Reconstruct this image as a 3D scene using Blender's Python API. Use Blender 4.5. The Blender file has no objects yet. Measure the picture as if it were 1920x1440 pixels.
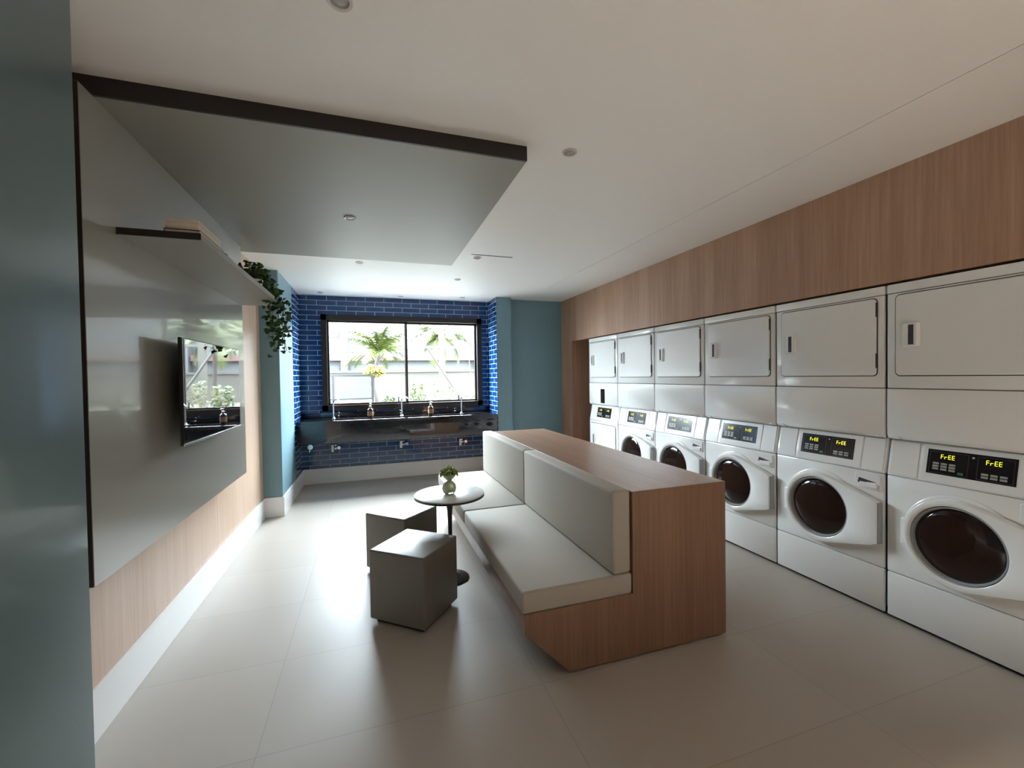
import bpy, bmesh, math, random
from mathutils import Vector, Matrix
PI = math.pi
random.seed(7)
SC = bpy.context.scene
COL = SC.collection

# ------------------------------------------------------------------ materials
def mat(name, col, rough=.5, metal=0., spec=.5, emit=None, estr=1., coat=0., coat_rough=.05):
    m = bpy.data.materials.new(name); m.use_nodes = True
    b = m.node_tree.nodes['Principled BSDF']
    b.inputs['Base Color'].default_value = (*col, 1)
    b.inputs['Roughness'].default_value = rough
    b.inputs['Metallic'].default_value = metal
    b.inputs['Specular IOR Level'].default_value = spec
    b.inputs['Coat Weight'].default_value = coat
    b.inputs['Coat Roughness'].default_value = coat_rough
    if emit:
        b.inputs['Emission Color'].default_value = (*emit, 1)
        b.inputs['Emission Strength'].default_value = estr
    return m

def N(m, kind, **kw):
    n = m.node_tree.nodes.new(kind)
    for k, v in kw.items():
        if k in n.inputs: n.inputs[k].default_value = v
        else: setattr(n, k, v)
    return n
def L(m, a, b): m.node_tree.links.new(a, b)

def coords(m, scale=(1, 1, 1), swap=None):
    tc = N(m, 'ShaderNodeTexCoord'); mp = N(m, 'ShaderNodeMapping')
    mp.inputs['Scale'].default_value = scale
    if swap:
        sp = N(m, 'ShaderNodeSeparateXYZ'); cb = N(m, 'ShaderNodeCombineXYZ')
        L(m, tc.outputs['Object'], sp.inputs[0])
        for i, ax in enumerate(swap): L(m, sp.outputs[ax], cb.inputs[i])
        L(m, cb.outputs[0], mp.inputs['Vector'])
    else: L(m, tc.outputs['Object'], mp.inputs['Vector'])
    return mp

def noisy(m, c1, c2, scale=(1, 1, 1), nscale=5., detail=4., bump=0., lo=.3, hi=.7):
    b = m.node_tree.nodes['Principled BSDF']
    mp = coords(m, scale)
    no = N(m, 'ShaderNodeTexNoise'); no.inputs['Scale'].default_value = nscale; no.inputs['Detail'].default_value = detail
    L(m, mp.outputs[0], no.inputs['Vector'])
    r = N(m, 'ShaderNodeValToRGB')
    r.color_ramp.elements[0].position = lo; r.color_ramp.elements[1].position = hi
    r.color_ramp.elements[0].color = (*c1, 1); r.color_ramp.elements[1].color = (*c2, 1)
    L(m, no.outputs['Fac'], r.inputs[0]); L(m, r.outputs[0], b.inputs['Base Color'])
    if bump:
        bp = N(m, 'ShaderNodeBump'); bp.inputs['Strength'].default_value = bump; bp.inputs['Distance'].default_value = .002
        L(m, no.outputs['Fac'], bp.inputs['Height']); L(m, bp.outputs[0], b.inputs['Normal'])
    return m

def wood(name, c1, c2, scale, rough=.42):
    """veneer: long thin streaks along the axis with the small scale, plus broad bands"""
    m = mat(name, c1, rough)
    b = m.node_tree.nodes['Principled BSDF']
    n1 = N(m, 'ShaderNodeTexNoise'); n1.inputs['Scale'].default_value = 1.; n1.inputs['Detail'].default_value = 6.; n1.inputs['Roughness'].default_value = .65
    L(m, coords(m, scale).outputs[0], n1.inputs['Vector'])
    n2 = N(m, 'ShaderNodeTexNoise'); n2.inputs['Scale'].default_value = 1.; n2.inputs['Detail'].default_value = 2.
    L(m, coords(m, tuple(s * .12 for s in scale)).outputs[0], n2.inputs['Vector'])
    ad = N(m, 'ShaderNodeMath', operation='MULTIPLY_ADD'); ad.inputs[1].default_value = .6
    L(m, n1.outputs['Fac'], ad.inputs[0])
    ml = N(m, 'ShaderNodeMath', operation='MULTIPLY'); ml.inputs[1].default_value = .4
    L(m, n2.outputs['Fac'], ml.inputs[0]); L(m, ml.outputs[0], ad.inputs[2])
    r = N(m, 'ShaderNodeValToRGB'); r.color_ramp.elements[0].position = .36; r.color_ramp.elements[1].position = .64
    r.color_ramp.elements[0].color = (*c1, 1); r.color_ramp.elements[1].color = (*c2, 1)
    L(m, ad.outputs[0], r.inputs[0]); L(m, r.outputs[0], b.inputs['Base Color'])
    return m

def brick(name, swap, c1, c2, grout, bw, rh, mortar, off=(0, 0, 0), rough=.1, offset=.5, bump=.25, grough=.6, coat=0.):
    m = mat(name, c1, rough, coat=coat)
    b = m.node_tree.nodes['Principled BSDF']
    mp = coords(m, (1, 1, 1), swap); mp.inputs['Location'].default_value = off
    t = N(m, 'ShaderNodeTexBrick'); t.offset = offset; t.squash = 1.
    for k, v in (('Color1', (*c1, 1)), ('Color2', (*c2, 1)), ('Mortar', (*grout, 1)), ('Scale', 1.), ('Mortar Size', mortar),
                 ('Mortar Smooth', .05), ('Brick Width', bw), ('Row Height', rh), ('Bias', 0.)):
        t.inputs[k].default_value = v
    L(m, mp.outputs[0], t.inputs['Vector'])
    L(m, t.outputs['Color'], b.inputs['Base Color'])
    mr = N(m, 'ShaderNodeMapRange'); mr.inputs['To Min'].default_value = rough; mr.inputs['To Max'].default_value = grough
    L(m, t.outputs['Fac'], mr.inputs['Value']); L(m, mr.outputs[0], b.inputs['Roughness'])
    bp = N(m, 'ShaderNodeBump', invert=True); bp.inputs['Strength'].default_value = bump; bp.inputs['Distance'].default_value = .002
    L(m, t.outputs['Fac'], bp.inputs['Height']); L(m, bp.outputs[0], b.inputs['Normal'])
    return m

def glass_pane(name, tint=(.97, .99, .98)):
    m = bpy.data.materials.new(name); m.use_nodes = True
    nt = m.node_tree; nt.nodes.remove(nt.nodes['Principled BSDF'])
    out = nt.nodes['Material Output']
    tr = N(m, 'ShaderNodeBsdfTransparent'); tr.inputs[0].default_value = (*tint, 1)
    gl = N(m, 'ShaderNodeBsdfGlossy'); gl.inputs['Roughness'].default_value = .02
    mx = N(m, 'ShaderNodeMixShader')
    mx.inputs[0].default_value = .03; L(m, tr.outputs[0], mx.inputs[1]); L(m, gl.outputs[0], mx.inputs[2]); L(m, mx.outputs[0], out.inputs[0])
    return m

M = {}
M['wood_v'] = wood('oak_veneer_vertical', (.35, .195, .122), (.50, .315, .215), (55, 55, 1.6))
M['wood_y'] = wood('oak_veneer_along', (.27, .148, .092), (.40, .245, .165), (55, 1.6, 55))
M['wood_pale'] = wood('pale_oak_veneer_vertical', (.52, .355, .255), (.64, .465, .35), (45, 45, 1.3))
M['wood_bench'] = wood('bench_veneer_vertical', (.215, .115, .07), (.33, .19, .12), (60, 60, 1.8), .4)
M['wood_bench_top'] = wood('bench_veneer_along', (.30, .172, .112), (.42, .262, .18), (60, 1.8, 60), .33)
M['grey_panel'] = mat('grey_beige_lacquer', (.285, .275, .235), .28, coat=.35, coat_rough=.04)
M['grey_matte'] = mat('grey_beige_matte', (.285, .275, .24), .5)
M['dark_edge'] = mat('dark_edge_tone', (.02, .014, .012), .5)  # near-black; on the wall panel's end it stands for shade
M['blue'] = mat('teal_blue_paint', (.165, .285, .335), .42, coat=.0)
M['blue_gloss'] = mat('teal_blue_gloss_paint', (.115, .17, .175), .25, coat=.3, coat_rough=.06)
M['ceiling'] = mat('ceiling_paint', (.84, .825, .80), .55)
M['white'] = mat('white_skirting', (.80, .79, .78), .32)
TILE = dict(c1=(.003, .034, .125), c2=(.006, .05, .17), grout=(.42, .56, .68), bw=.25, rh=.068, mortar=.003, rough=.07, coat=.0)
M['tile_back'] = brick('blue_tile_facing_room', 'XZY', off=(.05, .024, 0), **TILE)
M['tile_side'] = brick('blue_tile_facing_side', 'YZX', off=(.1, .024, 0), **TILE)
M['floor'] = brick('porcelain_floor', 'XYZ', (.47, .43, .385), (.50, .457, .41), (.37, .34, .305), 1.165, .59, .0016,
                   off=(.44 + 1.165 * 2, -2.405 + .59 * 6, 0), rough=.40, offset=0., bump=.05, grough=.5)
M['appliance'] = mat('white_enamel', (.84, .838, .825), .2, coat=.3, coat_rough=.06)
M['appliance_grey'] = mat('cabinet_side_grey', (.30, .30, .30), .5)
M['gasket'] = mat('dark_seam', (.035, .035, .038), .6)
M['bezel'] = mat('smoke_grey_plastic', (.36, .37, .38), .3)
M['door_glass'] = mat('dark_washer_glass', (.018, .009, .007), .06, spec=.6)
M['display'] = mat('black_display', (.012, .010, .012), .12)
M['display_line'] = mat('display_outline', (.10, .09, .10), .4)
M['led'] = mat('yellow_segments', (.3, .3, .02), .5, emit=(.95, .95, .04), estr=.16)
M['button'] = mat('pale_keys', (.33, .33, .30), .4)
M['green_key'] = mat('green_key', (.03, .20, .07), .4)
M['sensor'] = mat('sensor_lens', (.45, .45, .5), .15)
M['fabric'] = noisy(mat('greige_upholstery', (.5, .5, .5), .75, spec=.3), (.42, .385, .335), (.50, .46, .405), (1, 1, 1), 260, 3, .25)
M['stool'] = noisy(mat('taupe_leatherette', (.3, .3, .3), .38), (.175, .158, .138), (.21, .19, .168), (1, 1, 1), 180, 3, .2)
M['black'] = mat('black_metal', (.018, .014, .013), .32)
M['black_plastic'] = mat('black_plastic', (.012, .011, .013), .35)
M['floor'].node_tree.nodes['Principled BSDF'].inputs['Specular IOR Level'].default_value = .32
M['screen'] = mat('black_screen', (.006, .006, .008), .03, spec=1.0, coat=.8, coat_rough=.01)
M['silver'] = mat('silver_trim', (.75, .75, .76), .25, metal=1)
M['chrome'] = mat('chrome', (.82, .83, .85), .08, metal=1)
M['tag_white'] = mat('white_plastic', (.85, .85, .83), .35)
M['granite'] = noisy(mat('black_granite', (.01, .01, .01), .07, coat=.4), (.008, .008, .010), (.022, .022, .026), (1, 1, 1), 90, 4)
M['frame'] = mat('dark_bronze_frame', (.020, .013, .012), .38)
M['amber'] = mat('amber_glass', (.085, .030, .014), .08)
M['amber_label'] = mat('amber_label', (.35, .20, .10), .5)
M['marble'] = noisy(mat('white_marble', (.8, .8, .8), .3, coat=.15), (.70, .68, .65), (.86, .85, .82), (1, 2.5, 1), 7, 6, 0, .25, .6)
M['ivy'] = noisy(mat('ivy_leaf', (.03, .09, .02), .4), (.012, .040, .012), (.06, .15, .03), (1, 1, 1), 14, 2)
M['herb'] = noisy(mat('moss_green', (.2, .3, .04), .5), (.16, .22, .03), (.60, .66, .14), (1, 1, 1), 60, 2)
M['stem'] = mat('stem_brown', (.12, .09, .04), .6)
M['vase'] = mat('celadon_glass', (.52, .56, .33), .06, coat=.5)
M['vase'].node_tree.nodes['Principled BSDF'].inputs['Transmission Weight'].default_value = .3
M['book_brown'] = mat('brown_book_cover', (.17, .085, .05), .5)
M['book_beige'] = mat('beige_box', (.62, .55, .46), .5)
M['pages'] = mat('paper', (.75, .68, .58), .7)
M['ornament'] = mat('ornament_grey', (.10, .095, .09), .4)
M['glass'] = glass_pane('window_glass')
M['rail_glass'] = glass_pane('railing_glass', (.90, .93, .93))
M['lamp_in'] = mat('downlight_lens', (.35, .33, .31), .3)
M['lamp_trim'] = mat('downlight_trim', (.62, .60, .57), .35)
# outside: colours set well below the real ones to offset the bright exposure
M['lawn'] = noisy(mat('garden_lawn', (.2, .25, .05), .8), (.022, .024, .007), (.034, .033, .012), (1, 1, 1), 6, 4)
M['ext_bounce'] = mat('pale_bounce_ground', (.14, .138, .133), .8)  # unseen bounce strip, kept brighter than the lawn
M['ext_white'] = mat('darkened_white_render', (.034, .035, .036), .7)
M['ext_cream'] = mat('darkened_cream_render', (.031, .027, .0195), .7)
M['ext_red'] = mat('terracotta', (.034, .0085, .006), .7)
M['ext_win'] = mat('darkened_facade_glass', (.020, .0235, .025), .6)
M['rail'] = mat('dark_rail', (.002, .002, .002), .4)
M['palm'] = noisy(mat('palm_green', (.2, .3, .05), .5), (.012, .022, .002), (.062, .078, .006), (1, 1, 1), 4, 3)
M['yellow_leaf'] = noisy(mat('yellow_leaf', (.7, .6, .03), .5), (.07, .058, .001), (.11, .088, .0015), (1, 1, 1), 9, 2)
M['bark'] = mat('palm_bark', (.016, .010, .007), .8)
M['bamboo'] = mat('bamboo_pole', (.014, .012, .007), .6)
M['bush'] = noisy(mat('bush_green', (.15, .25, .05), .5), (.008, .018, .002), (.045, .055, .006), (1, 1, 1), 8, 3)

# ------------------------------------------------------------------ mesh builder
class MB:
    def __init__(s): s.bm = bmesh.new(); s.mi = 0
    def _add(s, b2, mtx=None):
        if mtx is not None: bmesh.ops.transform(b2, matrix=mtx, verts=b2.verts)
        vm = {v: s.bm.verts.new(v.co) for v in b2.verts}
        for f in b2.faces:
            try:
                nf = s.bm.faces.new([vm[v] for v in f.verts]); nf.material_index = s.mi
            except ValueError: pass
        b2.free()
    def box(s, x0, x1, y0, y1, z0, z1, bev=0., seg=2, mtx=None, which=None):
        b = bmesh.new()
        bmesh.ops.create_cube(b, size=1)
        for v in b.verts:
            v.co = Vector(((x0 + x1) / 2 + v.co.x * (x1 - x0), (y0 + y1) / 2 + v.co.y * (y1 - y0), (z0 + z1) / 2 + v.co.z * (z1 - z0)))
        if bev:
            es = b.edges[:]
            if which is not None: es = [e for e in es if abs((e.verts[0].co - e.verts[1].co).normalized()[which]) > .9]
            bmesh.ops.bevel(b, geom=es, offset=bev, segments=seg, profile=.5, affect='EDGES', clamp_overlap=True)
        s._add(b, mtx); return s
    def prism(s, poly, axis, a0, a1, bev=0., seg=2, mtx=None):
        """poly: 2-D points in the two other axes (in order), extruded along axis"""
        b = bmesh.new()
        def P(p, a):
            q = [0, 0, 0]; o = [i for i in range(3) if i != axis]
            q[o[0]], q[o[1]], q[axis] = p[0], p[1], a
            return q
        A = [b.verts.new(P(p, a0)) for p in poly]; B = [b.verts.new(P(p, a1)) for p in poly]
        n = len(poly)
        b.faces.new(A); b.faces.new(B[::-1])
        for i in range(n): b.faces.new([A[i], B[i], B[(i + 1) % n], A[(i + 1) % n]])
        bmesh.ops.recalc_face_normals(b, faces=b.faces)
        if bev: bmesh.ops.bevel(b, geom=b.edges[:], offset=bev, segments=seg, profile=.5, affect='EDGES', clamp_overlap=True)
        s._add(b, mtx); return s
    def loft(s, loops, cap0=True, cap1=True, mtx=None):
        b = bmesh.new(); rings = [[b.verts.new(p) for p in l] for l in loops]; n = len(rings[0])
        for r0, r1 in zip(rings, rings[1:]):
            for i in range(n):
                b.faces.new([r0[i], r0[(i + 1) % n], r1[(i + 1) % n], r1[i]])
        if cap0: b.faces.new(rings[0][::-1])
        if cap1: b.faces.new(rings[-1])
        bmesh.ops.recalc_face_normals(b, faces=b.faces)
        s._add(b, mtx); return s
    def lathe(s, prof, c=(0, 0, 0), n=32, axis='Z', cap0=True, cap1=True, mtx=None):
        loops = []
        for r, h in prof:
            l = []
            for i in range(n):
                a = 2 * PI * i / n; p = (r * math.cos(a), r * math.sin(a), h)
                if axis == 'X': p = (p[2], p[0], p[1])
                if axis == 'Y': p = (p[0], p[2], p[1])
                l.append(Vector(p) + Vector(c))
            loops.append(l)
        return s.loft(loops, cap0, cap1, mtx)
    def tube(s, pts, r, n=10, mtx=None):
        pts = [Vector(p) for p in pts]; loops = []
        up = Vector((.13, .31, .94))
        for i, p in enumerate(pts):
            t = (pts[min(i + 1, len(pts) - 1)] - pts[max(i - 1, 0)]).normalized()
            if abs(t.dot(up)) > .98: up = Vector((.9, .3, .1))
            x = t.cross(up).normalized(); y = x.cross(t).normalized()
            rr = r[i] if isinstance(r, (list, tuple)) else r
            loops.append([p + x * rr * math.cos(2 * PI * k / n) + y * rr * math.sin(2 * PI * k / n) for k in range(n)])
        return s.loft(loops, mtx=mtx)
    def face(s, pts):
        f = s.bm.faces.new([s.bm.verts.new(p) for p in pts]); f.material_index = s.mi; return s
    def build(s, name, material, parent=None, smooth=40, top=None, loc=None):
        me = bpy.data.meshes.new(name)
        if top is not None:
            s.bm.normal_update()
            for f in s.bm.faces:
                if abs(f.normal.z) > .9: f.material_index = 1
        s.bm.to_mesh(me); s.bm.free()
        ms = material if isinstance(material, (list, tuple)) else [material]
        for m in ms: me.materials.append(m)
        if top is not None: me.materials.append(top)
        if smooth:
            me.shade_smooth(); me.set_sharp_from_angle(angle=math.radians(smooth))
        o = bpy.data.objects.new(name, me); COL.objects.link(o)
        if parent is not None: o.parent = parent
        if loc is not None: o.location = loc
        return o

def tag(o, label=None, cat=None, group=None, kind=None):
    for k, v in (('label', label), ('category', cat), ('group', group), ('kind', kind)):
        if v: o[k] = v
    return o
def thing(name, label, cat, loc=(0, 0, 0), rz=0, group=None):
    o = bpy.data.objects.new(name, None); COL.objects.link(o); o.empty_display_size = .1
    o.location = loc; o.rotation_euler = (0, 0, rz)
    return tag(o, label, cat, group)
def struct(name, mb, m, label=None, smooth=0, parent=None):
    o = mb.build(name, m, parent, smooth)
    if parent is None: tag(o, label, None, None, 'structure')
    return o
def dup(root, loc, label, rz=None):
    r = root.copy(); COL.objects.link(r); r.location = loc; r['label'] = label
    if rz is not None: r.rotation_euler = (0, 0, rz)
    for ch in list(root.children):
        c = ch.copy(); COL.objects.link(c); c.parent = r
        for g in list(ch.children):
            q = g.copy(); COL.objects.link(q); q.parent = c
    return r

# ------------------------------------------------------------------ dimensions (metres; camera stands at x=0, y=0)
HC = 2.5527; XW = -1.071; XP = -.955; XM = 2.8
YT = 6.343; XA0, XA1 = -.8925, 1.715; YCOL = 5.868; YRB = 6.03; YLC = 4.972
YA, PITCH = 1.6588, .7015
YN = -3.2                                     # near wall, behind the camera
ZS, XS, YS0, YS1 = 2.4827, .7556, 1.998, 4.066

# ------------------------------------------------------------------ the setting
struct('floor', MB().box(-1.3, 3.75, YN - .2, 6.6, -.12, 0), M['floor'], 'large beige porcelain floor tiles with thin joints')
b = MB()                                      # ceiling in two fields with a shadow joint between them
b.box(-1.3, 2.186, YN - .2, 6.6, HC, HC + .16); b.box(2.192, 3.75, YN - .2, 6.6, HC, HC + .16)
b.box(2.186, 2.192, 5.13, 6.6, HC, HC + .16); b.box(2.18, 2.2, YN - .2, 5.2, HC + .012, HC + .16)
struct('ceiling', b, M['ceiling'], 'off-white plaster ceiling with one long joint line')
struct('ceiling_soffit', MB().box(XW, XS, YS0 + .012, YS1, ZS, HC), M['grey_matte'], 'grey dropped ceiling panel over the seating side')
struct('trim_1', MB().box(XW, XS, YS0, YS0 + .012, ZS, HC), M['dark_edge'], 'dark front edge of the grey dropped ceiling panel')

# left side: blue near wall, oak-veneer wall, projecting pier
b = MB(); b.box(-1.3, -.80, YN, 1.582, 0, HC)
struct('wall_left_near', b, M['blue_gloss'], 'glossy teal wall end close to the camera')
b = MB(); b.box(-1.25, XW, 1.582, 3.597, 0, HC); b.box(-1.25, XW, 3.6, YLC + .1, 0, HC); b.box(-1.25, XW - .006, 3.55, 3.65, 0, HC)
struct('wall_left', b, M['wood_pale'], 'pale oak veneer wall behind the grey television panel')
b = MB(); b.box(-1.25, XA0, YLC, 5.77, 0, HC)
struct('wall_left_pier', b, M['blue'], 'teal painted pier between oak wall and tiled alcove')
b = MB(); b.box(-1.25, XA0, 5.77, 6.6, 0, HC)
struct('wall_left_alcove', b, M['tile_side'], 'blue brick-tiled left side of the sink alcove')
# back wall of the alcove with the window opening
WX0, WX1, WZ0, WZ1 = -.63, 1.615, .985, 2.30
b = MB()
b.box(XA0, WX0, YT, YT + .2, 0, HC); b.box(WX1, XA1, YT, YT + .2, 0, HC)
b.box(WX0, WX1, YT, YT + .2, 0, WZ0); b.box(WX0, WX1, YT, YT + .2, WZ1, HC)
struct('wall_back', b, M['tile_back'], 'dark blue brick-tiled wall around the window')
b = MB(); b.box(XA1 + .002, 1.9345, YCOL, 6.6, 0, HC)
struct('wall_back_column', b, M['blue'], 'teal painted column right of the tiled alcove')
b = MB(); b.box(XA1, XA1 + .004, YCOL, YT, 0, HC)
struct('wall_right_alcove', b, M['tile_side'], 'blue brick-tiled right side of the sink alcove')
struct('wall_back_right', MB().box(1.9345, 2.82, YRB, 6.6, 0, HC), M['blue'], 'teal wall beside the far end of the machines')
# right side: oak fascia over the machine niche
NZ = 1.918; NY0, NY1 = .93, 5.675; NX = 3.56
b = MB()
b.box(XM, NX + .1, NY0, NY1, NZ, HC); b.box(XM, NX + .1, NY1, YRB + .02, 0, HC); b.box(XM, NX + .1, YN, NY0, 0, HC)
struct('wall_right', b, M['wood_v'], 'oak veneer fascia above and beside the washing machines')
struct('wall_right_niche', MB().box(NX, NX + .1, NY0, NY1, 0, NZ), M['wood_v'], 'oak back of the niche behind the machines')
struct('wall_near', MB().box(-1.3, 3.7, YN - .2, YN, 0, HC), M['blue'], 'teal wall behind the camera')

# skirting
BH = .205; BT = .015
struct('baseboard_left', MB().box(XW, XW + BT, 1.584, YLC - BT, 0, BH, .002), M['white'], 'white skirting along the oak wall')
b = MB(); b.box(XW, XA0 + BT, YLC - BT, YLC, 0, BH, .002); b.box(XA0, XA0 + BT, YLC, YT - BT, 0, BH, .002)
struct('baseboard_left_pier', b, M['white'], 'white skirting around the teal pier')
struct('baseboard_back', MB().box(XA0, XA1, YT - BT, YT, 0, BH, .002), M['white'], 'white skirting under the blue tiles')
struct('baseboard_back_right', MB().box(1.9345, XM, YRB - BT, YRB, 0, BH, .002), M['white'], 'white skirting on the teal back wall')

# window
b = MB(); FW = .072; FY0, FY1 = YT - .012, YT + .11
b.box(WX0, WX0 + FW, FY0, FY1, WZ0, WZ1); b.box(WX1 - FW, WX1, FY0, FY1, WZ0, WZ1)
b.box(WX0, WX1, FY0, FY1, WZ1 - FW, WZ1); b.box(WX0, WX1, FY0, FY1, WZ0, WZ0 + FW)
wn = struct('window_1', b, M['frame'], 'dark bronze sliding window above the black counter')
wx = .497
for nm, x0, x1, y in (('sash', WX0 + FW, wx + .018, YT + .03), ('sash', wx - .018, WX1 - FW, YT + .065)):
    b = MB(); t = .026
    b.box(x0, x0 + t, y, y + .028, WZ0 + FW, WZ1 - FW); b.box(x1 - t, x1, y, y + .028, WZ0 + FW, WZ1 - FW)
    b.box(x0, x1, y, y + .028, WZ0 + FW, WZ0 + FW + t); b.box(x0, x1, y, y + .028, WZ1 - FW - t, WZ1 - FW)
    sh = struct(nm, b, M['frame'], parent=wn)
    struct('pane', MB().box(x0 + t, x1 - t, y + .011, y + .017, WZ0 + FW + t, WZ1 - FW - t), M['glass'], parent=sh)

# ceiling slot and downlights
tag(MB().box(.905, 1.305, 3.882, 3.892, HC - .004, HC + .002).build('ceiling_slot', M['display_line']), 'thin dark slot in the ceiling beside the grey dropped panel', 'vent')
def downlight(x, y, z, label, r=.038, first=[None]):
    if first[0] is not None: return dup(first[0], (x, y, z), label)
    t = thing('downlight', label, 'ceiling light', (x, y, z), 0, 'recessed ceiling downlights')
    MB().lathe([(r, 0), (r, -.005), (r * .93, -.008), (r * .72, -.006), (r * .70, 0)], n=32, cap0=False, cap1=False).build('trim_ring', M['lamp_trim'], t)
    MB().lathe([(r * .70, -.0005), (r * .62, -.003), (r * .25, -.0045), (.001, -.005)], n=24, cap0=False).build('lens', M['lamp_in'], t)
    first[0] = t
    return t
downlight(.981, 1.985, HC, 'round recessed downlight in the open ceiling right of the dropped panel corner')
downlight(-.065, 1.391, HC, 'round recessed downlight cut by the top edge of the picture')
downlight(.986, 3.982, HC, 'small recessed downlight next to the thin ceiling slot')
downlight(.981, 4.93, HC, 'recessed downlight between the ceiling slot and the window wall')
downlight(-.08, 4.444, HC, 'recessed downlight just beyond the far edge of the dropped panel')
downlight(-.6, 6.1, HC, 'leftmost downlight in the row above the window tiles')
downlight(.42, 6.13, HC, 'middle downlight in the row above the window tiles')
downlight(1.262, 6.02, HC, 'rightmost downlight in the row above the window tiles')
downlight(-.108, 3.03, ZS, 'lone downlight set in the grey dropped ceiling panel')

# ------------------------------------------------------------------ left wall: panel, shelf, television
t = thing('wall_panel', 'large grey-beige glossy panel fixed to the oak wall behind the television', 'wall panel', (XP, 2.9, .686))
MB().box(-.105, 0, -.981, 1.0, 0, ZS - .686 - .001, .001, 1).build('board', M['grey_panel'], t)
MB().box(-.104, -.001, -.984, -.981, .002, ZS - .69).build('dark_end', M['dark_edge'], t)  # near end lies in shade; that darkness is put into its colour

t = thing('wall_shelf', 'long grey floating shelf above the television, holding books and ivy', 'shelf', (XP, 3.0, 2.012))
MB().box(0, .29, -.87, .87, 0, .03, .001, 1).build('board', M['grey_matte'], t)
MB().box(.001, .289, -.8725, -.87, .001, .029).build('dark_end', M['dark_edge'], t)  # thin dark strip on the near end

t = thing('television', 'flat black television on the grey panel, screen reflecting the window', 'television', (XP + .002, 2.955, 1.37))
TX = .085; TY = .475; TZ = .2655
MB().box(TX - .017, TX - .002, -TY, TY, -TZ, TZ, .002, 1).build('casing', M['black_plastic'], t)
MB().box(TX - .0022, TX, -TY + .006, TY - .006, -TZ + .012, TZ - .006).build('screen', M['screen'], t)
b = MB(); b.box(TX - .006, TX + .001, -TY, TY, -TZ - .003, -TZ + .006, .001, 1)
b.build('bottom_trim', M['silver'], t)
MB().box(TX - .045, TX - .017, -.30, .30, -.22, .12, .01, 2).build('rear_housing', M['black_plastic'], t)
b = MB(); b.box(0, .012, -.2, .2, -.1, .1); b.box(.01, TX - .04, -.16, -.13, -.14, .1); b.box(.01, TX - .04, .13, .16, -.14, .1)
b.build('wall_bracket', M['black'], t)

SZ = 2.0425
t = thing('book', 'slim brown book lying flat under the beige box on the shelf', 'book', (-.745, 2.315, SZ))
b = MB(); b.box(-.065, .065, -.15, .15, 0, .003); b.box(-.065, .065, -.15, .15, .019, .022); b.box(-.065, -.061, -.15, .15, 0, .022); b.build('cover', M['book_brown'], t)
MB().box(-.061, .063, -.147, .147, .003, .019).build('pages', M['pages'], t)
t = thing('storage_box', 'small beige box lying on the brown book on the shelf', 'box', (-.745, 2.31, SZ + .022))
MB().box(-.06, .06, -.145, .145, 0, .03, .003).build('body', M['book_beige'], t)
MB().box(-.062, .062, -.147, .147, .026, .042, .003).build('lid', M['book_beige'], t)
t = thing('ornament', 'small dark grey ornament on the shelf beside the beige box', 'ornament', (-.72, 2.62, SZ))
b = MB(); b.lathe([(.001, .0), (.024, 0), (.022, .006), (.006, .012), (.005, .02), (.016, .027), (.02, .036), (.013, .046), (.001, .05)], n=20, cap0=False, cap1=False)
b.build('figure', M['ornament'], t)
MB().tube([(0, -.012, .04), (0, -.03, .046), (0, -.042, .044)], [.009, .006, .001], 8).build('beak', M['ornament'], t)
t = thing('ornament', 'small white ornament on the shelf between the grey one and the ivy', 'ornament', (-.71, 2.80, SZ))
MB().lathe([(.001, 0), (.013, 0), (.016, .01), (.012, .022), (.004, .03), (.001, .032)], n=16, cap0=False, cap1=False).build('figure', M['tag_white'], t)

def leaf(b, p, d, nrm, s, lobes=True):
    d = Vector(d).normalized(); nrm = Vector(nrm)
    x = d.cross(nrm)
    if x.length < .05: x = d.cross(Vector((.3, .8, .2)))
    x.normalize(); n = x.cross(d).normalized(); p = Vector(p)
    def q(u, v, w=0): return p + d * (u * s) + x * (v * s) + n * (w * s)
    L_ = [q(0, 0), q(-.12, .28), q(.12, .52, -.08), q(.42, .40), q(1.05, 0, -.12)]
    R_ = [q(0, 0), q(-.12, -.28), q(.12, -.52, -.08), q(.42, -.40), q(1.05, 0, -.12)]
    mid = q(.4, 0, .1)
    vs = [b.bm.verts.new(v) for v in L_]; m_ = b.bm.verts.new(mid); rs = [vs[0]] + [b.bm.verts.new(v) for v in R_[1:4]] + [vs[4]]
    for a in (vs, rs):
        for i in range(4):
            try: b.bm.faces.new([m_, a[i], a[i + 1]])
            except ValueError: pass

rnd = random.Random(3)
t = thing('potted_ivy', 'ivy plant on the far end of the shelf, trailing down beside the teal pier', 'plant', (-.76, 3.42, SZ))
MB().lathe([(.001, 0), (.04, 0), (.055, .08), (.05, .08), (.045, .07), (.001, .07)], n=24, cap0=False, cap1=False).build('pot', M['tag_white'], t)
b = MB(); st = MB()
def vine(p0, ctrl, n, s0, jit=.02):
    pts = []
    P = [Vector(p0)] + [Vector(c) for c in ctrl]
    for i in range(len(P) - 1):
        for k in range(6): pts.append(P[i].lerp(P[i + 1], k / 6))
    pts.append(P[-1]); st.tube(pts, .0022, 5)
    for i in range(n):
        f = (i + rnd.random()) / n * (len(pts) - 1.01); k = int(f)
        p = pts[k].lerp(pts[k + 1], f - k) + Vector((rnd.gauss(0, jit), rnd.gauss(0, jit), rnd.gauss(0, jit)))
        a = rnd.uniform(0, 2 * PI)
        leaf(b, p, (math.cos(a), math.sin(a) - .3, rnd.uniform(-1., .5)), (rnd.uniform(-.5, 1), -1, rnd.uniform(-.2, 1)), s0 * rnd.uniform(.65, 1.2))
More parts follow.
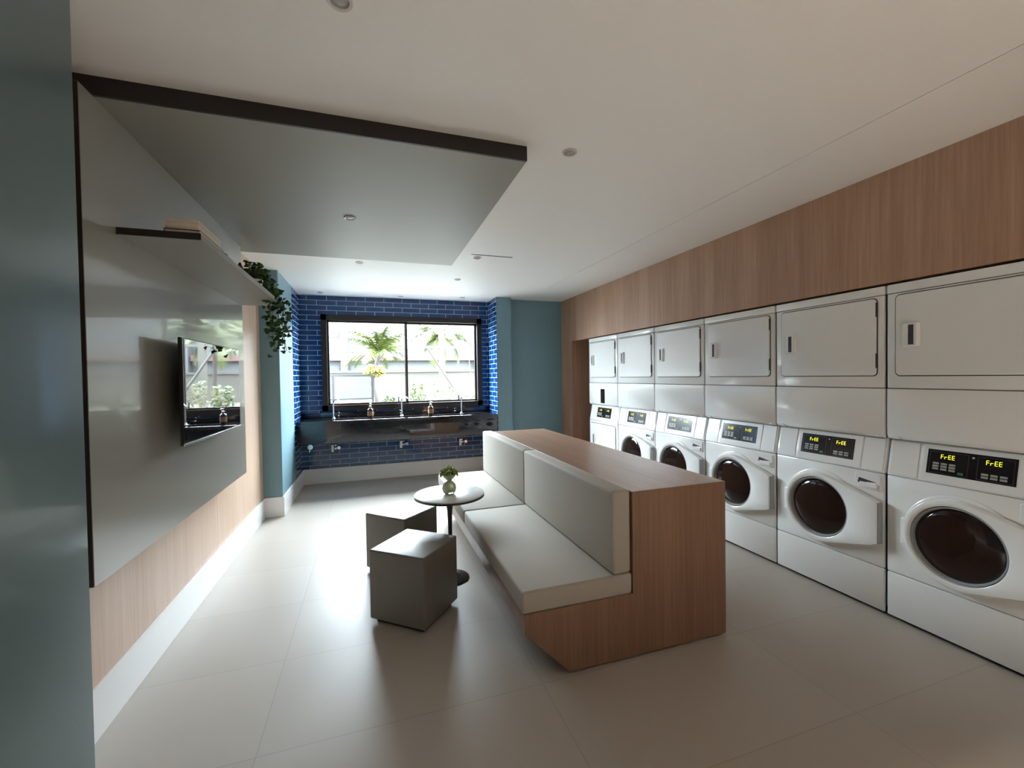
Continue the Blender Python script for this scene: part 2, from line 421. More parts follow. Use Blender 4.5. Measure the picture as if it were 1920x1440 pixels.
for i in range(11):
    a = rnd.uniform(0, 2 * PI); r = rnd.uniform(.05, .12)
    vine((0, 0, .07), [(r * .5 * math.cos(a), r * .8 * math.sin(a) + .02, .13), (r * math.cos(a), r * 1.3 * math.sin(a) + .03, .11 + rnd.uniform(-.07, .10))], 13, .042)
vine((0, 0, .08), [(.02, .02, .19), (.0, .1, .23)], 10, .04)
for i in range(8):
    y = .24 + rnd.uniform(-.05, .12); x = .095 + rnd.uniform(-.05, .045)
    vine((0, 0, .08), [(.03, .10, .09 + rnd.uniform(0, .06)), (x * .7, y * .6, .05), (x, y, -.02), (x + rnd.uniform(-.02, .02), y + .02, -.2), (x + rnd.uniform(-.03, .03), y + .03, rnd.uniform(-.46, -.25))], 34, .042, .022)
b.build('leaves', M['ivy'], t, smooth=0); st.build('stems', M['stem'], t)

# ------------------------------------------------------------------ bench
BY0, BY1 = 1.8266, 4.385
t = thing('bench', 'long oak island bench with grey seat and back cushions', 'bench', (1.22, BY0, 0))
prof = [(.87, .012), (1.8053, .012), (1.8053, .8371), (1.222, .8371), (1.222, .327), (.648, .327), (.648, .235)]
prof = [(x - 1.22, z) for x, z in prof]
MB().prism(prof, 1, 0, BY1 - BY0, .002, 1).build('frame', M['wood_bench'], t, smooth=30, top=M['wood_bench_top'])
MB().box(-.30, .56, .03, BY1 - BY0 - .03, 0, .013).build('plinth', M['gasket'], t)
ym = (BY1 - BY0) / 2
for y0, y1 in ((0, ym - .003), (ym + .003, BY1 - BY0)):
    MB().box(-.584, -.002, y0, y1, .327, .431, .014, 3).build('seat_cushion', M['fabric'], t)
for y0, y1 in ((0, ym - .0015), (ym + .0015, BY1 - BY0)):
    MB().box(-.112, -.008, y0, y1, .434, .848, .016, 3).build('back_cushion', M['fabric'], t)

# ------------------------------------------------------------------ stools
t = thing('cube_stool', 'taupe cube stool nearest the camera, in front of the other stool', 'stool', (.2315, 2.632, 0), math.radians(5.05 + 45), 'taupe cube stools')
h = .1871
MB().box(-h, h, -h, h, .025, .427, .010, 3).build('body', M['stool'], t)
MB().box(-h + .03, h - .03, -h + .03, h - .03, 0, .026).build('plinth', M['black_plastic'], t)
dup(t, (.205, 3.332, 0), 'taupe cube stool left of the round table, half hidden by the nearer stool', math.radians(-.6 + 45))

# ------------------------------------------------------------------ side table
t = thing('side_table', 'small round pedestal table with white marble top and black stem', 'table', (.512, 2.998, 0))
MB().lathe([(.001, .590), (.230, .590), (.243, .597), (.243, .603), (.240, .605), (.001, .605)], n=64, cap0=False, cap1=False).build('table_top', M['marble'], t)
b = MB(); b.lathe([(.10, .571), (.238, .581), (.2445, .584), (.2445, .597), (.238, .598), (.001, .598)], n=64, cap1=False)
b.build('edge_rim', M['black'], t)
MB().lathe([(.05, .02), (.03, .045), (.018, .10), (.0145, .25), (.0145, .38), (.018, .48), (.03, .55), (.06, .575)], n=32).build('stem', M['black'], t)
MB().lathe([(.001, 0), (.125, 0), (.127, .006), (.115, .012), (.07, .02), (.045, .03), (.03, .045), (.001, .045)], n=48, cap0=False, cap1=False).build('base', M['black'], t)

t = thing('vase', 'small round greenish glass vase with a tuft of green plant on the round table', 'vase', (.507, 2.975, .605))
MB().lathe([(.001, 0), (.030, 0), (.044, .014), (.050, .040), (.044, .066), (.028, .084), (.016, .093), (.026, .104), (.042, .122), (.047, .138),
            (.044, .138), (.038, .122), (.022, .106), (.011, .094), (.001, .09)], n=40, cap0=False, cap1=False).build('glass_body', M['vase'], t)
b = MB(); rnd = random.Random(11)
for i in range(420):
    a = rnd.uniform(0, 2 * PI); r = .058 * math.sqrt(rnd.random()); z = .140 + .042 * (1 - (r / .06) ** 2) + rnd.gauss(0, .006) - .012 * rnd.random()
    leaf(b, (r * math.cos(a), r * math.sin(a), z), (math.cos(a) * .6, math.sin(a) * .6, rnd.uniform(-.3, 1)), (rnd.uniform(-1, 1), rnd.uniform(-1, 1), 1), rnd.uniform(.009, .016))
b.build('foliage', M['herb'], t, smooth=0)
MB().lathe([(.012, .095), (.036, .125), (.044, .143), (.02, .155), (.001, .16)], n=24, cap0=True, cap1=False).build('moss', M['bush'], t)

# ------------------------------------------------------------------ counter with sinks
CZ = .888; CY = 5.875; CB = .60
t = thing('sink_counter', 'long black stone counter with deep apron under the window', 'counter', ((XA0 + XA1) / 2, CY, CB))
ox, oy, oz = (XA0 + XA1) / 2, CY, CB
sinks = [(-.74, -.22), (.13, .67), (.99, 1.53)]
b = MB(); SY0, SY1 = CY + .10, CY + .24
xs = [XA0 + .002] + [v for s_ in sinks for v in s_] + [XA1 - .002]
def B(x0, x1, y0, y1, z0, z1, bev=0): b.box(x0 - ox, x1 - ox, y0 - oy, y1 - oy, z0 - oz, z1 - oz, bev, 2)
B(xs[0], xs[-1], CY, CY + .03, CB, CZ, .003)
B(xs[0], xs[-1], CY + .03, SY0, CZ - .03, CZ); B(xs[0], xs[-1], SY1, YT - .002, CZ - .03, CZ)
for i in range(0, len(xs), 2): B(xs[i], xs[i + 1], SY0, SY1, CZ - .03, CZ)
b.build('stone_top', M['granite'], t)
for x0, x1 in sinks:
    b = MB(); w = .004
    B(x0 - w, x0, SY0 - w, SY1 + w, CZ - .17, CZ - .03); B(x1, x1 + w, SY0 - w, SY1 + w, CZ - .17, CZ - .03)
    B(x0, x1, SY0 - w, SY0, CZ - .17, CZ - .03); B(x0, x1, SY1, SY1 + w, CZ - .17, CZ - .03); B(x0, x1, SY0, SY1, CZ - .175, CZ - .17)
    b.build('basin', M['granite'], t)
tag(MB().box(xs[0], xs[-1], YT - .02, YT - .001, CZ + .0005, CZ + .075, .002).build('backsplash', M['granite']), 'low black stone upstand along the tiles behind the faucets', 'backsplash')

def faucet(x, label, first=[None]):
    y = 6.165
    if first[0] is not None: return dup(first[0], (x, y, CZ), label)
    f = thing('faucet', label, 'faucet', (x, y, CZ), 0, 'slim chrome faucets on the counter')
    MB().lathe([(.001, 0), (.026, 0), (.026, .006), (.018, .012), (.013, .03), (.001, .03)], n=20, cap0=False, cap1=False).build('base', M['chrome'], f)
    pts = [(0, 0, .02), (0, 0, .20), (0, -.004, .232), (.012, -.02, .252), (.04, -.055, .262), (.065, -.09, .262), (.072, -.10, .25)]
    MB().tube(pts, [.0105, .0105, .0105, .0095, .008, .0075, .0075], 12).build('spout', M['chrome'], f)
    b = MB(); b.tube([(-.008, 0, .215), (-.035, 0, .218)], .006, 10); b.box(-.047, -.032, -.009, .009, .20, .275, .003); b.build('lever', M['black'], f)
    first[0] = f; return f
faucet(-.478, 'slim chrome faucet at the left end of the counter')
faucet(.405, 'slim chrome faucet between the two brown bottles on the counter')
faucet(1.25, 'slim chrome faucet at the right end of the counter')
def bottle(x, label, first=[None]):
    y = 6.09
    if first[0] is not None: return dup(first[0], (x, y, CZ), label)
    f = thing('soap_bottle', label, 'bottle', (x, y, CZ), 0, 'amber pump bottles on the counter')
    MB().lathe([(.001, 0), (.033, 0), (.037, .005), (.037, .10), (.030, .122), (.014, .134), (.014, .148), (.001, .148)], n=28, cap0=False, cap1=False).build('bottle_body', M['amber'], f)
    MB().lathe([(.0375, .03), (.0378, .03), (.0378, .09), (.0375, .09)], n=28, cap0=False, cap1=False).build('paper_label', M['amber_label'], f)
    b = MB(); b.lathe([(.001, .146), (.018, .146), (.018, .162), (.005, .164), (.005, .186), (.014, .187), (.014, .198), (.001, .199)], n=20, cap0=False, cap1=False)
    b.tube([(0, 0, .192), (.012, -.032, .190), (.014, -.04, .184)], .004, 8); b.build('pump', M['silver'], f)
    first[0] = f; return f
bottle(-.012, 'amber pump bottle between the left and middle faucets')
bottle(.795, 'amber pump bottle between the middle and right faucets')
def valve(x, z, label, first=[None]):
    if first[0] is not None: return dup(first[0], (x, YT, z), label)
    f = thing('stop_valve', label, 'valve', (x, YT, z), 0, 'chrome valves with white tags on the tiles under the counter')
    b = MB(); b.lathe([(.001, -.006), (.03, -.006), (.03, 0), (.001, 0)], n=20, axis='Y', cap0=False, cap1=False); b.tube([(0, 0, 0), (0, -.05, 0)], .012, 12)
    b.tube([(-.025, -.05, 0), (.035, -.05, 0)], .012, 12); b.build('valve_body', M['chrome'], f)
    b = MB(); b.lathe([(.001, -.085), (.022, -.085), (.026, -.075), (.022, -.062), (.001, -.06)], c=(.052, 0, 0), n=16, axis='Y', cap0=False, cap1=False); b.build('knob', M['chrome'], f)
    MB().box(-.045, -.012, -.078, -.066, -.055, .04, .002, 1).build('white_tag', M['tag_white'], f)
    first[0] = f; return f
valve(-.48, .485, 'chrome valve with white tag under the left end of the counter')
valve(.42, .482, 'chrome valve with white tag under the middle of the counter')
valve(1.275, .462, 'chrome valve with white tag under the right end of the counter')
f = thing('hose_tap', 'round chrome tap on the dark tiles at the far left under the counter', 'tap', (-.785, YT, .505))
b = MB(); b.tube([(0, 0, 0), (0, -.06, 0)], .013, 12); b.tube([(0, -.055, 0), (-.01, -.065, -.03), (-.015, -.068, -.06)], .011, 12); b.build('spout', M['chrome'], f)
MB().lathe([(.001, -.085), (.034, -.085), (.038, -.075), (.034, -.065), (.001, -.064)], c=(0, 0, .01), n=24, axis='Y', cap0=False, cap1=False).build('handwheel', M['chrome'], f)

# ------------------------------------------------------------------ laundry stacks
W = .688; HW = W / 2; EN = M['appliance']
def ky(k): return (k - .5) * PITCH
CT = Vector((.0, 0, .826)); CV = Vector((.040, 0, .204)); CL = CV.length; bdir = CV.normalized(); adir = Vector((0, -1, 0)); cdir = adir.cross(bdir)
CM = Matrix(((adir.x, bdir.x, cdir.x, CT.x), (adir.y, bdir.y, cdir.y, CT.y), (adir.z, bdir.z, cdir.z, CT.z), (0, 0, 0, 1)))

def rrect(y0, y1, z0, z1, r, n=5):
    o = []
    for cy, cz, a0 in ((y1 - r, z1 - r, 0), (y0 + r, z1 - r, 90), (y0 + r, z0 + r, 180), (y1 - r, z0 + r, 270)):
        for i in range(n + 1):
            a = math.radians(a0 + 90 * i / n); o.append((cy + r * math.cos(a), cz + r * math.sin(a)))
    return o
def plate(b, y0, y1, z0, z1, r, x0, x1, e=.003):
    """rounded-rectangle plate from x1 (wall side) out to x0 (front) with a softened front edge"""
    P = lambda rr, x: [Vector((x, p[0], p[1])) for p in rr]
    a = rrect(y0, y1, z0, z1, r); c = rrect(y0 + e, y1 - e, z0 + e, z1 - e, max(r - e, .001))
    b.loft([P(a, x1), P(a, x0 + e), P(c, x0)])

SEG = {'F': 'afge', 'r': 'eg', 'E': 'afged'}
def seven(b, text, a0, b0, cw, ch, gap, th=.0022):
    for i, c in enumerate(text):
        x = a0 + i * (cw + gap); hh = ch / 2
        R_ = {'a': (x, x + cw, b0 + ch - th, b0 + ch), 'g': (x, x + cw, b0 + hh - th / 2, b0 + hh + th / 2), 'd': (x, x + cw, b0, b0 + th),
              'f': (x, x + th, b0 + hh, b0 + ch), 'e': (x, x + th, b0, b0 + hh)}
        for s_ in SEG[c]:
            u0, u1, v0, v1 = R_[s_]; b.box(u0, u1, v0, v1, .0046, .0054, mtx=CM)

def stack(label, washer=True):
    t = thing('stacked_washer_dryer' if washer else 'stacked_dryer', label, 'washer and dryer' if washer else 'dryer', (0, 0, 0), 0, 'stacked laundry machines in the oak niche')
    b = MB(); b.box(.068, .68, -HW, HW, .03, 1.9, .004, 1); b.build('cabinet', M['appliance_grey'], t)
    b = MB(); b.box(.06, .62, -HW + .03, HW - .03, 0, .03); b.build('base', M['gasket'], t)
    b = MB(); b.box(0, .03, -HW, HW, 1.855, 1.9038, .004); b.build('top_trim', EN, t)
    # dryer front with door
    b = MB(); b.box(0, .02, -HW, HW, 1.3195, 1.8525, .008); b.build('dryer_front', EN, t)
    b = MB(); plate(b, ky(.062), ky(.925), 1.392, 1.838, .022, -.010, -.001, .004); dd = b.build('dryer_door', EN, t)
    b = MB(); plate(b, ky(.055), ky(.932), 1.387, 1.843, .026, -.0025, .0, .0005); b.build('door_seal', M['gasket'], dd)
    b = MB(); yh0, yh1 = ky(.762), ky(.868)
    plate(b, yh0, yh1, 1.546, 1.678, .010, -.030, -.009, .007); b.build('handle', EN, dd)
    b = MB(); b.box(-.0306, -.024, ky(.788), ky(.824), 1.558, 1.666, .001, 1); b.build('handle_recess', M['gasket'], dd)
    for z0, z1 in ((1.73, 1.815), (1.435, 1.52)):
        MB().box(-.013, -.001, ky(.052), ky(.064), z0, z1, .002, 1).build('hinge', M['gasket'], dd)
    # access panel with undercut bottom edge
    b = MB(); b.prism([(.0, 1.052), (.0, 1.316), (.02, 1.316), (.02, 1.033), (.014, 1.033)], 1, -HW, HW, .002, 1); b.build('access_panel', EN, t)
    for k in (.06, .92):
        b = MB(); b.prism([(ky(k) - .018, 1.036), (ky(k) + .018, 1.036), (ky(k) + .004, 1.05), (ky(k) - .004, 1.05)], 0, -.003, .012, .001, 1)
        b.build('mounting_clip', EN, t)
    # sloping control panel
    b = MB(); b.prism([(.0, .826), (.040, 1.030), (.066, 1.030), (.066, .826)], 1, -HW, HW, .003, 1); cp = b.build('control_panel', EN, t)
    b = MB(); b.box(-.186, .215, .006, CL - .006, -.001, .003, .002, 1, mtx=CM); b.build('display_surround', EN, cp)
    for a0, a1 in ((-.332, -.204), (.224, .334)):
        b = MB(); b.box(a0, a1, .008, CL - .008, -.001, .0032, .0025, 1, mtx=CM); b.build('cover_plate', EN, cp)
    b = MB(); A0, A1, B0, B1 = -.166, .171, .048, .176
    b.box(A0, A1, B0, B1, .002, .0042, mtx=CM); ds = b.build('display', M['display'], t)
    w = A1 - A0; hgt = B1 - B0
    def fa(f): return A0 + f * w
    def fb(f): return B1 - f * hgt
    b = MB()
    for f0, f1, g0, g1 in ((.03, .49, .08, .95), (.59, .97, .08, .95)):
        for u0, u1, v0, v1 in ((f0, f1, g0, g0 + .008), (f0, f1, g1 - .008, g1), (f0, f0 + .003, g0, g1), (f1 - .003, f1, g0, g1)):
            b.box(fa(u0), fa(u1), fb(v1), fb(v0), .004, .0046, mtx=CM)
    b.build('outline', M['display_line'], ds)
    for f0 in (.165, .68):
        b = MB(); seven(b, 'FrEE', fa(f0), fb(.35), .0105, .022, .0045); b.build('readout', M['led'], ds)
    for f0, g0, nr in ((.075, .52, 3), (.64, .69, 2)):
        b = MB()
        for c in range(3):
            for r in range(nr): b.box(fa(f0 + c * .098), fa(f0 + .075 + c * .098), fb(g0 + .08 + r * .11), fb(g0 + r * .11), .004, .0052, mtx=CM)
        b.build('keypad', M['button'], ds)
    b = MB(); b.box(fa(.38), fa(.445), fb(.90), fb(.81), .004, .0052, mtx=CM); b.build('start_key', M['green_key'], ds)
    b = MB(); b.lathe([(.005, .004), (.005, .0055), (.001, .006)], c=(fa(.54), fb(.16), 0), n=14, cap1=False, mtx=CM); b.build('sensor', M['sensor'], ds)
    if washer:
        b = MB(); b.box(0, .02, -HW, HW, .2735, .823, .008); b.build('front_panel', EN, t)
        b = MB(); b.box(0, .02, -HW, HW, .02, .2705, .008); b.build('lower_panel', EN, t)
        cy, cz = ky(.531), .537; n = 96
        def circ(r, x): return [Vector((x, cy + r * math.cos(2 * PI * i / n), cz + r * math.sin(2 * PI * i / n))) for i in range(n)]
        # shallow round bezel set on the front
        b = MB(); b.loft([circ(.243, .002), circ(.243, -.006), circ(.238, -.010), circ(.226, -.010), circ(.214, -.004), circ(.20, -.002)], False, False)
        b.build('door_bezel', EN, t)
        # teardrop door: a disc that runs out to a straight hinge edge on the right
        R = .224; ye = ky(.028) - cy; ze = .128
        d2 = math.hypot(ye, ze); ang = math.atan2(ze, ye); ta = math.acos(R / d2)
        a1 = ang - ta                                  # tangent point on the upper side
        hp = [(math.cos(a1), math.sin(a1), R), (math.cos(a1), -math.sin(a1), R), (-1, 0, -ye)]
        def outl(g, x):
            o = []
            for i in range(n):
                a = 2 * PI * i / n; c_, s_ = math.cos(a), math.sin(a)
                r = R
                if c_ < 0 and abs(math.atan2(s_, -c_)) < PI - abs(a1):
                    r = min(h[2] / (h[0] * c_ + h[1] * s_) for h in hp if h[0] * c_ + h[1] * s_ > 1e-4)
                r -= g; o.append(Vector((x, cy + r * c_, cz + r * s_)))
            return o
        b = MB(); b.loft([outl(0, -.008), outl(0, -.040), outl(.004, -.046), outl(.012, -.048), circ(.200, -.048), circ(.193, -.044), circ(.189, -.020), circ(.186, -.006)], False, False)
        dr = b.build('washer_door', EN, t)
        b = MB(); b.loft([circ(.1885, -.030), circ(.1885, -.038), circ(.183, -.039), circ(.178, -.024), circ(.176, -.012)], False, False); b.build('inner_ring', M['bezel'], dr)
        b = MB(); b.loft([circ(.183, -.014), circ(.176, -.021), circ(.15, -.030), circ(.10, -.037), circ(.05, -.040), circ(.004, -.041)], False, True); b.build('door_glass', M['door_glass'], dr)
        b = MB(); b.box(-.030, -.006, cy + .205, cy + .2405, cz - .075, cz + .07, .006, 3); b.build('door_grip', EN, dr)
        b = MB(); b.box(-.040, 0, cy + ye - .006, cy + ye + .002, cz - .12, cz + .12, .002, 1); b.build('door_hinge', M['bezel'], dr)
        b = MB(); plate(b, ky(.03), ky(.232), .716, .808, .012, -.007, .001, .004); pk = b.build('dispenser_pull', EN, t)
        b = MB(); b.prism([(ky(.13), .760), (ky(.06), .764), (ky(.195), .780), (ky(.205), .752), (ky(.19), .744)], 0, -.0085, -.006); b.build('pull_recess', M['gasket'], pk)
        b = MB(); plate(b, ky(.055), ky(.19), .727, .757, .008, -.016, -.006, .004); b.build('pull_lip', EN, pk)
    else:
        b = MB(); b.box(0, .02, -HW, HW, .02, .823, .005); b.build('front_panel', EN, t)
        b = MB(); plate(b, ky(.07), ky(.94), .36, .79, .022, -.010, -.001, .004); d3 = b.build('dryer_door', EN, t)
        b = MB(); plate(b, ky(.063), ky(.947), .355, .795, .026, -.0025, 0, .0005); b.build('door_seal', M['gasket'], d3)
        b = MB(); plate(b, ky(.77), ky(.87), .52, .65, .008, -.020, -.009, .004); b.build('handle', EN, d3)
        b = MB(); b.box(-.0212, -.018, ky(.79), ky(.825), .53, .64, .001, 1); b.build('handle_recess', M['gasket'], d3)
        b = MB(); b.box(-.003, .001, ky(.425), ky(.565), 1.06, 1.24, .001, 1); sg = b.build('notice_plate', M['display'], t)
    return t
def spot(k): return (XM, YA + PITCH * (k + .5), 0)
s0 = stack('white washer and dryer stack nearest the camera, cut off by the right edge'); s0.location = spot(-1)
names = ['white washer and dryer stack second from the near end, its whole round door in view',
         'white washer and dryer stack with its round door partly behind the bench corner',
         'white washer and dryer stack fourth from the near end, low half behind the bench top',
         'white washer and dryer stack fifth from the near end, next to the farthest machine']
for k in range(4): dup(s0, spot(k), names[k])
s1 = stack('white stacked dryer at the far end beside the dark oak gap', washer=False); s1.location = spot(4)

# ------------------------------------------------------------------ outside the window
b = MB(); b.box(-14, 16, 10.95, 40, .3, .80); b.build('ground_outside', M['lawn'], None, 0); struct('ground_bounce', MB().box(-14, 16, 6.75, 10.95, .3, .80), M['ext_bounce'], 'unseen pale ground along the window wall, added to bounce light')  # unseen pale strip laid out to bounce light onto the ceiling
tag(bpy.data.objects['ground_outside'], 'sunlit garden ground outside the window', None, None, 'structure')
t = thing('glass_railing', 'dark metal railing with glass infill outside the left window half', 'railing', (-1.5, 9, .8))
b = MB(); b.box(-3.0, 1.545, -.02, .02, .662, .698); b.build('top_rail', M['rail'], t)
b = MB(); b.box(-3.0, 1.545, -.012, .012, .205, .236); b.build('bottom_rail', M['rail'], t)
for x in (-2.1, -.7, .805, 1.535): MB().box(x - .022, x + .022, -.016, .016, 0, .68).build('post', M['rail'], t)
for x0, x1 in ((-2.08, -.72), (-.68, .785), (.825, 1.515)): MB().box(x0, x1, -.004, .004, .235, .67).build('glass_panel', M['rail_glass'], t)

def frond(b, base, az, elev, length, droop, lw, n=18, wid=.034):
    d = Vector((math.cos(az), math.sin(az), 0)); p = Vector(base); e = elev; pts = [p.copy()]
    for i in range(n):
        p = p + (d * math.cos(e) + Vector((0, 0, math.sin(e)))) * (length / n); e -= droop / n; pts.append(p.copy())
    side = d.cross(Vector((0, 0, 1)))
    for i in range(len(pts) - 1):
        b.face([pts[i] - side * .008, pts[i] + side * .008, pts[i + 1] + side * .006, pts[i + 1] - side * .006])
        if i < 2: continue
        f = i / n; l = lw * math.sin(PI * (.12 + .86 * f)) ; tdir = (pts[i + 1] - pts[i]).normalized()
        for s_ in (-1, 1):
            for q in (0., .5):
                o = pts[i].lerp(pts[i + 1], q); tip = o + (side * s_ * .75 + tdir * .65 + Vector((0, 0, -.35 - rnd.random() * .4))).normalized() * l
                wv = tdir * wid; b.face([o - wv * .5, o + wv * .5, tip])
rnd = random.Random(5)
t = thing('palm_tree', 'green palm tree outside the left window half', 'palm tree', (.14, 10.2, .8))
MB().tube([(0, 0, 0), (-.04, 0, .25), (-.11, 0, .5), (-.06, 0, .8), (.06, 0, 1.15)], [.05, .042, .04, .04, .05], 10).build('trunk', M['bark'], t)
b = MB()
for i in range(26):
    az = 2 * PI * i / 26 + rnd.uniform(-.15, .15); el = rnd.choice((.45, .8, 1.1, 1.35)) + rnd.uniform(-.1, .1)
    frond(b, (.06, 0, 1.15), az, el, rnd.uniform(.8, 1.15), rnd.uniform(1.0, 1.9), .30)
b.build('fronds', M['palm'], t, smooth=0)
t = thing('yellow_shrub', 'bright yellow-leaved plant below the palm crown outside the window', 'shrub', (.08, 9.45, .8))
MB().tube([(.03, 0, 0), (.0, 0, .3), (-.02, 0, .72)], [.02, .016, .012], 8).build('stem', M['bark'], t)
b = MB()
for i in range(420):
    a = rnd.uniform(0, 2 * PI); r = .20 * math.sqrt(rnd.random()); z = .73 + .14 * (1 - (r / .2) ** 2) * rnd.uniform(-1, 1) + .04
    leaf(b, (r * math.cos(a), r * math.sin(a), z), (math.cos(a), math.sin(a), rnd.uniform(-.6, .8)), (rnd.uniform(-1, 1), -1, .4), rnd.uniform(.04, .075))
b.build('foliage', M['yellow_leaf'], t, smooth=0)
t = thing('palm_tree', 'leafy palm with drooping fronds outside the right window half', 'palm tree', (1.98, 12.7, .8))
MB().tube([(.1, 0, 0), (.05, 0, .6), (0, 0, 1.75)], [.06, .05, .05], 10).build('trunk', M['bark'], t)
b = MB()
for i in range(40):
    az = 2 * PI * i / 40 + rnd.uniform(-.1, .1); el = rnd.choice((.3, .6, .95, 1.25)) + rnd.uniform(-.1, .1)
    frond(b, (0, 0, 1.75), az, el, rnd.uniform(.95, 1.4), rnd.uniform(1.3, 2.5), .32)
b.build('fronds', M['palm'], t, smooth=0)
t = thing('garden_pergola', 'pale timber post and cross beam outside the right window half', 'pergola', (1.74, 11, .8))
MB().box(-.065, .065, -.065, .065, 0, 2.3).build('post', M['ext_cream'], t)
MB().box(-.42, .34, -.05, .05, 1.36, 1.42).build('cross_beam', M['ext_cream'], t)
tag(MB().tube([(0, 0, 0), (-.43, 0, .67), (-.86, 0, 1.35)], .024, 8).build('leaning_pole', M['bamboo'], loc=(2.196, 10.5, .77)), 'thin pole leaning diagonally outside the right window half', 'pole')
t = thing('sapling', 'thin bare sapling at the right edge of the window view', 'sapling', (2.36, 10, .8))
MB().tube([(0, 0, 0), (-.07, 0, .5), (-.12, 0, .9), (-.15, 0, 1.35), (-.2, 0, 1.6)], [.014, .012, .01, .008, .004], 7).build('stem', M['bamboo'], t)
MB().tube([(-.13, 0, 1.0), (-.08, 0, 1.25), (-.06, 0, 1.42)], [.007, .005, .002], 6).build('twig', M['bamboo'], t)
def bush(x, y, w, h, label, m='bush', n=260, s=.07):
    t = thing('garden_bush', label, 'bush', (x, y, .8), 0, 'garden plants below the window view')
    b = MB(); st = MB()
    for i in range(9):
        a = rnd.uniform(0, 2 * PI); st.tube([(0, 0, 0), (w * .3 * math.cos(a), w * .3 * math.sin(a), h * .5), (w * .45 * math.cos(a), w * .45 * math.sin(a), h * .85)], .005, 5)
    for i in range(n):
        a = rnd.uniform(0, 2 * PI); u = rnd.random(); r = w * .5 * math.sqrt(rnd.random()) * (1 - .45 * u); z = h * u
        leaf(b, (r * math.cos(a), r * math.sin(a), z), (math.cos(a), math.sin(a), rnd.uniform(-.3, 1)), (rnd.uniform(-1, 1), -1, .5), s * rnd.uniform(.5, 1.1))
    b.build('foliage', M[m], t, smooth=0); st.build('stems', M['stem'], t)
bush(.98, 9.6, .42, .5, 'rounded green bush just right of the window mullion')
bush(.36, 9.4, .42, .22, 'low green bush just left of the window mullion')
bush(1.42, 9.8, .3, .62, 'tall thin bush between the mullion and the leaning pole', n=150, s=.05)
bush(1.72, 9.7, .34, .38, 'loose low bush below the leaning pole', n=150, s=.05)
bush(2.3, 9.4, .42, .3, 'low bush at the foot of the thin sapling', n=160)
b = MB(); b.box(-9, 12, 14, 14.2, .3, 1.60); wl = b.build('garden_wall', M['ext_cream'], None, 0)
tag(wl, 'cream garden wall behind the plants outside the window', 'wall'); MB().box(-9, 12, 13.93, 14.25, 1.60, 1.66).build('coping', M['ext_cream'], wl)
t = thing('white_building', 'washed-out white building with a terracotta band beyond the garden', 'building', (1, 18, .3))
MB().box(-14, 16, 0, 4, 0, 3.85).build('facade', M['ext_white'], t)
for x0, x1 in ((-14, -2.07), (-1.83, 3.2), (3.55, 16)): MB().box(x0, x1, -.35, .05, 1.82, 2.02).build('roof_band', M['ext_red'], t)
for x in (-1.95, 3.38): MB().box(x - .12, x + .12, -.4, 0, 0, 3.85).build('column', M['ext_white'], t)
for x0, x1 in ((-2.55, -2.15), (-1.75, -.6), (3.7, 5)):
    MB().box(x0, x1, -.03, .02, .5, 1.6).build('window', M['ext_win'], t); MB().box(x0, x1, -.03, .02, 2.75, 2.95).build('window', M['ext_win'], t)

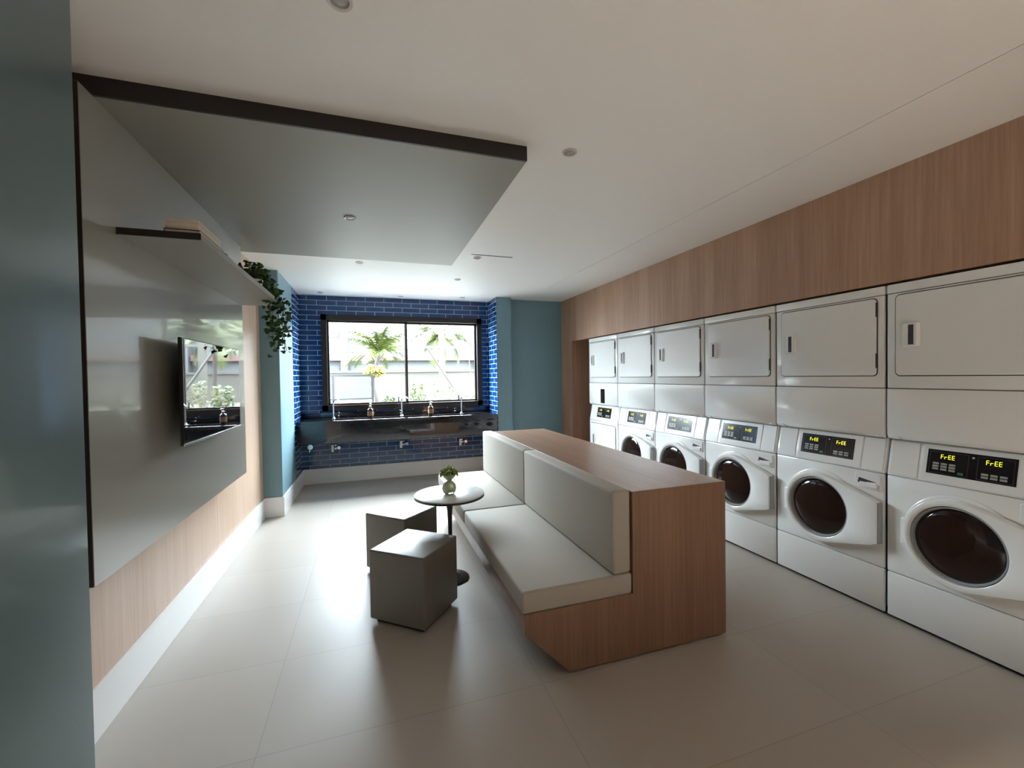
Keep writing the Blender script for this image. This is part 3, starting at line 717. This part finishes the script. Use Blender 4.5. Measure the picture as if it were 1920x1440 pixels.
# ------------------------------------------------------------------ light
FILL_LAMP = 48.
w = bpy.data.worlds.new('sky'); SC.world = w; w.use_nodes = True
bg = w.node_tree.nodes['Background']; bg.inputs[0].default_value = (.80, .90, 1.0, 1); bg.inputs[1].default_value = 6.5
sun = bpy.data.lights.new('sun', 'SUN'); sun.energy = 3.; sun.color = (1, .93, .82); sun.angle = math.radians(.6)
so = bpy.data.objects.new('sun', sun); COL.objects.link(so)
sd = Vector((.13, -.26, -.95)).normalized()
so.rotation_euler = sd.to_track_quat('-Z', 'Y').to_euler()
M['fill_lamp_on'] = mat('fill_lamp_lens', (.8, .7, .55), .4, emit=(1, .78, .55), estr=3.)  # glowing lens of the added fill lamps
for i, (x, y) in enumerate(((.7, -.9), (1.9, -.9), (1.3, -2.1))):      # unseen fill lamps added to warm and brighten the room
    t = thing('downlight', ('added fill downlight near the left wall behind the camera', 'added fill downlight near the machines behind the camera', 'added fill downlight farthest back behind the camera')[i], 'ceiling light', (x, y, HC))
    MB().lathe([(.05, 0), (.05, -.005), (.045, -.008), (.036, -.006), (.035, 0)], n=32, cap0=False, cap1=False).build('trim_ring', M['lamp_trim'], t)
    MB().lathe([(.035, -.001), (.001, -.003)], n=24, cap0=False).build('lens', M['fill_lamp_on'], t)
    l = bpy.data.lights.new('fill_beam', 'SPOT'); l.energy = FILL_LAMP; l.color = (1, .93, .86); l.spot_size = math.radians(76); l.spot_blend = .6; l.shadow_soft_size = .03
    o = bpy.data.objects.new('fill_beam', l); COL.objects.link(o); o.location = (x, y, HC - .02)
for nm, x0, x1, z0, z1, y, sgn in (('window_portal', WX0, WX1, WZ0, WZ1, YT + .14, 1),):
    l = bpy.data.lights.new(nm, 'AREA'); l.shape = 'RECTANGLE'; l.size = x1 - x0; l.size_y = z1 - z0; l.cycles.is_portal = True
    o = bpy.data.objects.new(nm, l); COL.objects.link(o); o.location = ((x0 + x1) / 2, y, (z0 + z1) / 2)
    o.rotation_euler = (PI / 2 if sgn < 0 else -PI / 2, 0, 0)

# ------------------------------------------------------------------ camera
F_PX, YAW, PIT, ROLL, H = 803.08, math.radians(18.2519), math.radians(-1.0304), math.radians(-.8844), 1.4201
F = Vector((math.sin(YAW) * math.cos(PIT), math.cos(YAW) * math.cos(PIT), math.sin(PIT)))
Rt = Vector((math.cos(YAW), -math.sin(YAW), 0)); U = Rt.cross(F)
Rt, U = Rt * math.cos(ROLL) + U * math.sin(ROLL), U * math.cos(ROLL) - Rt * math.sin(ROLL)
cam = bpy.data.cameras.new('camera'); cam.sensor_fit = 'HORIZONTAL'; cam.sensor_width = 36; cam.lens = F_PX / 1920 * 36
cam.clip_start = .02; cam.clip_end = 200
co = bpy.data.objects.new('camera', cam); COL.objects.link(co)
co.matrix_world = Matrix(((Rt.x, U.x, -F.x, 0), (Rt.y, U.y, -F.y, 0), (Rt.z, U.z, -F.z, H), (0, 0, 0, 1)))
SC.camera = co
SC.view_settings.view_transform = 'Standard'; SC.view_settings.look = 'None'; SC.view_settings.gamma = 1.
SC.view_settings.use_curve_mapping = False; SC.view_settings.exposure = 3.34
SC.cycles.max_bounces = 12; SC.cycles.diffuse_bounces = 8; SC.cycles.glossy_bounces = 6; SC.cycles.transparent_max_bounces = 16
SC.cycles.use_denoising = True; SC.cycles.caustics_reflective = False; SC.cycles.caustics_refractive = False
